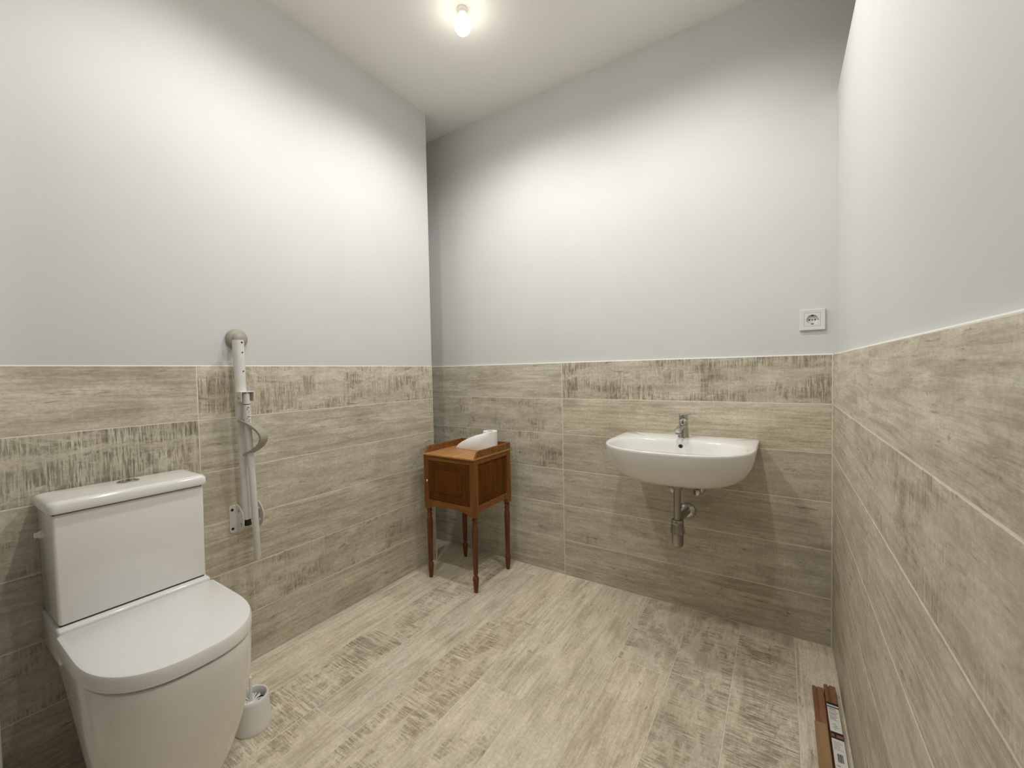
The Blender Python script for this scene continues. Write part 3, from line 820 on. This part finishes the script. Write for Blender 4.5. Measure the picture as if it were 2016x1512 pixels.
# ------------------------------------------------------------------ tap
FXX, FY = SX - 0.004, -0.078
tap = empty('basin_tap', (FXX, FY, RIM), 'chrome single-lever mixer tap standing on the wash basin', 'tap')
bm = bmesh.new()
rs = []
for z, r, dy in ((0.0, 0.0245, 0), (0.003, 0.0250, 0), (0.006, 0.0240, 0), (0.03, 0.0215, 0.0), (0.055, 0.0200, 0.001), (0.072, 0.0198, 0.002), (0.076, 0.0185, 0.002)):
    rs.append([(FXX + r * math.cos(2 * math.pi * i / 28), FY + dy + r * math.sin(2 * math.pi * i / 28), RIM + z) for i in range(28)])
rings(bm, rs)
obj('body', bm, 'chrome', tap, 40)
sp_ = obj('spout', tube(bmesh.new(), [(FXX, FY - 0.004, RIM + 0.052), (FXX - 0.002, FY - 0.035, RIM + 0.054), (FXX - 0.004, FY - 0.070, RIM + 0.050), (FXX - 0.005, FY - 0.100, RIM + 0.044), (FXX - 0.005, FY - 0.108, RIM + 0.040)], [0.0165, 0.0155, 0.0145, 0.0138, 0.010], 20, 0.72), 'chrome', tap, 50)
obj('aerator', lathe(bmesh.new(), [(0.0095, 0.0), (0.0115, -0.004), (0.0115, -0.014), (0.0085, -0.016)], (FXX - 0.005, FY - 0.092, RIM + 0.041), seg=20), 'chrome', sp_)
hd = obj('cartridge_cap', lathe(bmesh.new(), [(0.0190, 0.078), (0.0198, 0.081), (0.0198, 0.100), (0.0185, 0.106), (0.010, 0.109)], (FXX, FY + 0.002, RIM), seg=28), 'chrome', tap, 40)
bm = bmesh.new()
rs = []
for t in [i / 12 for i in range(13)]:
    x = FXX - 0.020 + 0.066 * t
    y = FY - 0.012 + 0.020 * t
    wd = (0.017 + 0.004 * math.sin(math.pi * t)) * (1 - 0.55 * max(0, (t - 0.6) / 0.4) ** 1.5)
    z = RIM + 0.1085 + 0.004 * t * t - 0.004 * t
    th = 0.0045 - 0.0018 * t
    rs.append([(x, y - wd, z - th * .2), (x, y - wd * .7, z + th), (x, y + wd * .7, z + th), (x, y + wd, z - th * .2), (x, y + wd * .7, z - th), (x, y - wd * .7, z - th)])
rings(bm, rs)
obj('lever', bm, 'chrome', tap, 40)
obj('colour_dot', lathe(bmesh.new(), [(0.0026, 0.0), (0.0026, 0.0006)], (FXX + 0.006, FY - 0.0170, RIM + 0.093), 'y', 12), 'ink', hd)

# ------------------------------------------------------------------ drain trap
DY = -0.232
trap = empty('drain_trap', (SX - 0.003, DY, 0.384), 'dull chrome bottle trap under the wash basin', 'drain pipe')
TX = SX - 0.003
obj('tail_pipe', lathe(bmesh.new(), [(0.0150, 0.505), (0.0150, 0.66)], (TX, DY, 0), seg=24), 'pipe', trap)
obj('waste_body', lathe(bmesh.new(), [(0.0205, 0.655), (0.0205, 0.676), (0.024, 0.678), (0.024, 0.6805)], (TX, DY, 0), seg=24), 'pipe', trap)
obj('slip_nut', lathe(bmesh.new(), [(0.0205, 0.640), (0.0232, 0.643), (0.0232, 0.653), (0.0215, 0.658)], (TX, DY, 0), seg=24), 'pipe', trap)
obj('slip_nut', lathe(bmesh.new(), [(0.0245, 0.487), (0.0262, 0.490), (0.0262, 0.499), (0.0225, 0.505)], (TX, DY, 0), seg=24), 'pipe', trap)
bt = obj('bottle', lathe(bmesh.new(), [(0.004, 0.384), (0.012, 0.3855), (0.020, 0.391), (0.0240, 0.401), (0.0248, 0.412), (0.0248, 0.444), (0.0275, 0.447), (0.0275, 0.452), (0.0255, 0.470), (0.0245, 0.489)], (TX, DY, 0), seg=28), 'pipe', trap, 35)
for i in range(6):
    a = 2 * math.pi * i / 6 + 0.3
    bm = bmesh.new()
    tube(bm, [(TX + 0.0262 * math.cos(a), DY + 0.0262 * math.sin(a), 0.448), (TX + 0.0250 * math.cos(a), DY + 0.0250 * math.sin(a), 0.484)], [0.0042, 0.0022], 8)
    obj('grip_rib', bm, 'pipe', bt, 50)
obj('wall_pipe', tube(bmesh.new(), [(TX, DY + 0.010, 0.500), (TX, DY + 0.10, 0.492), (TX + 0.001, -0.001, 0.476)], 0.0160, 20), 'pipe', trap)
obj('wall_rosette', lathe(bmesh.new(), [(0.0385, 0.0002), (0.0385, 0.003), (0.034, 0.010), (0.026, 0.016), (0.0165, 0.018)], (TX + 0.001, 0.0, 0.476), 'y', 32), 'chrome', trap, 40)

# ------------------------------------------------------------------ angle valves with hoses
def valve(x, lab):
    z = 0.590
    t = empty('angle_valve', (x, 0.0, z), lab, 'valve', 'water valves under the basin')
    obj('rosette', lathe(bmesh.new(), [(0.0265, 0.0002), (0.0265, 0.003), (0.022, 0.009), (0.012, 0.012)], (x, 0, z), 'y', 24), 'chrome', t, 40)
    obj('stem', lathe(bmesh.new(), [(0.0095, 0.004), (0.0095, 0.040), (0.0125, 0.042), (0.0125, 0.058)], (x, 0, z), 'y', 20), 'chrome', t, 35)
    bm = lathe(bmesh.new(), [(0.0145, 0.058), (0.0165, 0.061), (0.0165, 0.076), (0.0135, 0.082), (0.004, 0.083)], (x, 0, z), 'y', 10)
    obj('turn_knob', bm, 'chrome', t, 25)
    obj('outlet', lathe(bmesh.new(), [(0.0085, 0.0), (0.0085, 0.024), (0.0105, 0.025), (0.0105, 0.038), (0.007, 0.040)], (x, -0.046, z + 0.006), 'z', 12), 'chrome', t, 30)
    sg = -1 if x > SX else 1
    obj('hose', tube(bmesh.new(), [(x, -0.046, z + 0.044), (x, -0.047, z + 0.058), (x + sg * 0.006, -0.051, z + 0.074), (x + sg * 0.014, -0.056, z + 0.0885)], 0.0055, 12), 'rubber_gap_shade', t, 50)
valve(SX + 0.050, 'chrome angle valve on the tiles, right of the drain trap under the basin')
valve(SX - 0.052, 'chrome angle valve half hidden behind the drain trap, left one under the basin')

# ------------------------------------------------------------------ wall socket
QX, QZ = 1.9085, 1.3435
sock = empty('wall_socket', (QX, PL, QZ), 'white square power socket on the white back wall near the right corner', 'socket')
def frame(outer_, inner_, y0, y1, bev=0.0016):
    bm = bmesh.new()
    a = [(QX + u * outer_, QZ + v * outer_) for u, v in ((-1, -1), (1, -1), (1, 1), (-1, 1))]
    c = [(QX + u * inner_, QZ + v * inner_) for u, v in ((-1, -1), (1, -1), (1, 1), (-1, 1))]
    o2 = outer_ - bev
    a2 = [(QX + u * o2, QZ + v * o2) for u, v in ((-1, -1), (1, -1), (1, 1), (-1, 1))]
    mid = [(QX + u * (inner_ + 0.004), QZ + v * (inner_ + 0.004)) for u, v in ((-1, -1), (1, -1), (1, 1), (-1, 1))]
    rs = [[(x, y0, z) for x, z in a], [(x, y1 + bev, z) for x, z in a], [(x, y1, z) for x, z in a2], [(x, y1 + 0.0004, z) for x, z in mid], [(x, y1 + 0.002, z) for x, z in c], [(x, y0, z) for x, z in c]]
    return rings(bm, rs, False, False)
obj('cover_frame', frame(0.0425, 0.0268, PL - 0.0002, PL - 0.0105), 'socket', sock, 25)
# insert with a round well
NS = 48
rs = []
sq = []
for i in range(NS):
    a = 2 * math.pi * i / NS
    c, s = math.cos(a), math.sin(a)
    k = 0.0264 / max(abs(c), abs(s))
    sq.append((k * c, k * s))
def circ(r, y): return [(QX + r * math.cos(2 * math.pi * i / NS), y, QZ + r * math.sin(2 * math.pi * i / NS)) for i in range(NS)]
rs = [[(QX + u, PL + 0.0 - 0.001, QZ + v) for u, v in sq], [(QX + u, PL - 0.0095, QZ + v) for u, v in sq], circ(0.0205, PL - 0.0098), circ(0.0197, PL - 0.0090), circ(0.0190, PL + 0.004)]
ins = obj('insert', rings(bmesh.new(), rs, False, False), 'socket', sock, 30)
obj('well_floor', lathe(bmesh.new(), [(0.0196, -0.0010), (0.0196, 0.0005)], (QX, PL, QZ), 'y', 40), 'socket', sock)
for u, v, r in ((-0.0095, 0, 0.0026), (0.0, 0, 0.0022), (0.0095, 0, 0.0026)):
    obj('pin_hole', lathe(bmesh.new(), [(r, 0.0), (r, 0.0008)], (QX + u, PL - 0.0006, QZ + v), 'y', 16), 'dark', sock)
for s in (-1, 1):
    obj('earth_clip', nbox(QX - 0.0040, QX + 0.0040, PL - 0.0085, PL - 0.0010, QZ + s * 0.0178 - 0.0020, QZ + s * 0.0178 + 0.0020), 'dark', sock, 0)
    obj('side_groove', nbox(QX + s * 0.0200 - 0.0014, QX + s * 0.0200 + 0.0014, PL - 0.0100, PL - 0.004, QZ - 0.0022, QZ + 0.0022), 'greyink', sock, 0)

# ------------------------------------------------------------------ wooden strips on the floor by the right wall
def strip(name, x0, x1, y0, y1, z0, z1, mat, label, steps):
    t = empty(name, ((x0 + x1) / 2, (y0 + y1) / 2, z0), label, 'wood strip', 'wooden strips by the right wall')
    xs = [x0 + (x1 - x0) * s for s, _ in steps]
    poly = [(x0, z0)] + [(x, z0 + (z1 - z0) * h) for x, (_, h) in zip(xs, steps)] + [(x1, z0)]
    obj('profile', prism(bmesh.new(), poly[::-1], 'y', y0, y1), mat, t, 30)
    return t
G = [(0.0, 0.8), (0.04, 1.0), (0.30, 1.0), (0.34, 0.72), (0.42, 0.72), (0.46, 1.0), (0.96, 1.0), (1.0, 0.8)]
s1 = strip('wooden_strip', 1.8935, 1.9255, -1.15, -0.302, 0.0, 0.014, 'strip', 'red-brown grooved wooden strip lying on the floor, lowest and farthest left', G)
s2 = strip('wooden_strip', 1.9275, 1.9610, -1.12, -0.283, 0.0, 0.019, 'strip', 'red-brown wooden strip with white barcode labels, nearest the right wall', G)
s3 = strip('wooden_strip', 1.8900, 1.9225, -1.18, -0.492, 0.0142, 0.0225, 'strip2', 'plain tan wooden strip lying on top of the red-brown one', [(0.0, 0.85), (0.03, 1.0), (0.97, 1.0), (1.0, 0.85)])
def label_sheet(y0, y1, bands, marks):
    zt = 0.0190
    lb = obj('label', nbox(1.9290, 1.9595, y0, y1, zt, zt + 0.0006), 'label', s2, 0)
    for a, b in bands:
        obj('print_band', nbox(1.9290, 1.9595, y0 + (y1 - y0) * a, y0 + (y1 - y0) * b, zt + 0.0006, zt + 0.0010), 'ink', lb, 0)
    for u0, u1, a, b, mt in marks:
        obj('print_line', nbox(1.9290 + 0.0305 * u0, 1.9290 + 0.0305 * u1, y0 + (y1 - y0) * a, y0 + (y1 - y0) * b, zt + 0.0006, zt + 0.0009), mt, lb, 0)
r3 = random.Random(11)
mk = []
for i in range(8):
    a = 0.80 - i * 0.050
    mk.append((0.10, 0.10 + r3.uniform(0.45, 0.8), a - 0.014, a, 'greyink' if i % 3 else 'ink'))
for i in range(4):
    mk.append((0.3 + 0.1 * (i % 2), 0.5 + 0.12 * (i % 3), 0.30 - i * 0.05, 0.32 - i * 0.05, 'greyink'))
label_sheet(-0.520, -0.376, [(0.93, 1.0), (0.84, 0.87), (0.0, 0.07)], mk + [(0.2, 0.8, 0.895, 0.905, 'label')])
mk = []
for i in range(6):
    a = 0.86 - i * 0.045
    mk.append((0.12, 0.12 + r3.uniform(0.4, 0.75), a - 0.012, a, 'greyink'))
xx = 0.28
while xx < 0.72:
    wv = r3.choice((0.018, 0.03, 0.045))
    mk.append((xx, xx + wv, 0.26, 0.50, 'ink')); xx += wv + r3.choice((0.018, 0.03))
mk.append((0.15, 0.42, 0.13, 0.16, 'greyink')); mk.append((0.72, 0.92, 0.10, 0.16, 'ink'))
label_sheet(-0.660, -0.532, [(0.95, 1.0), (0.0, 0.06)], mk)
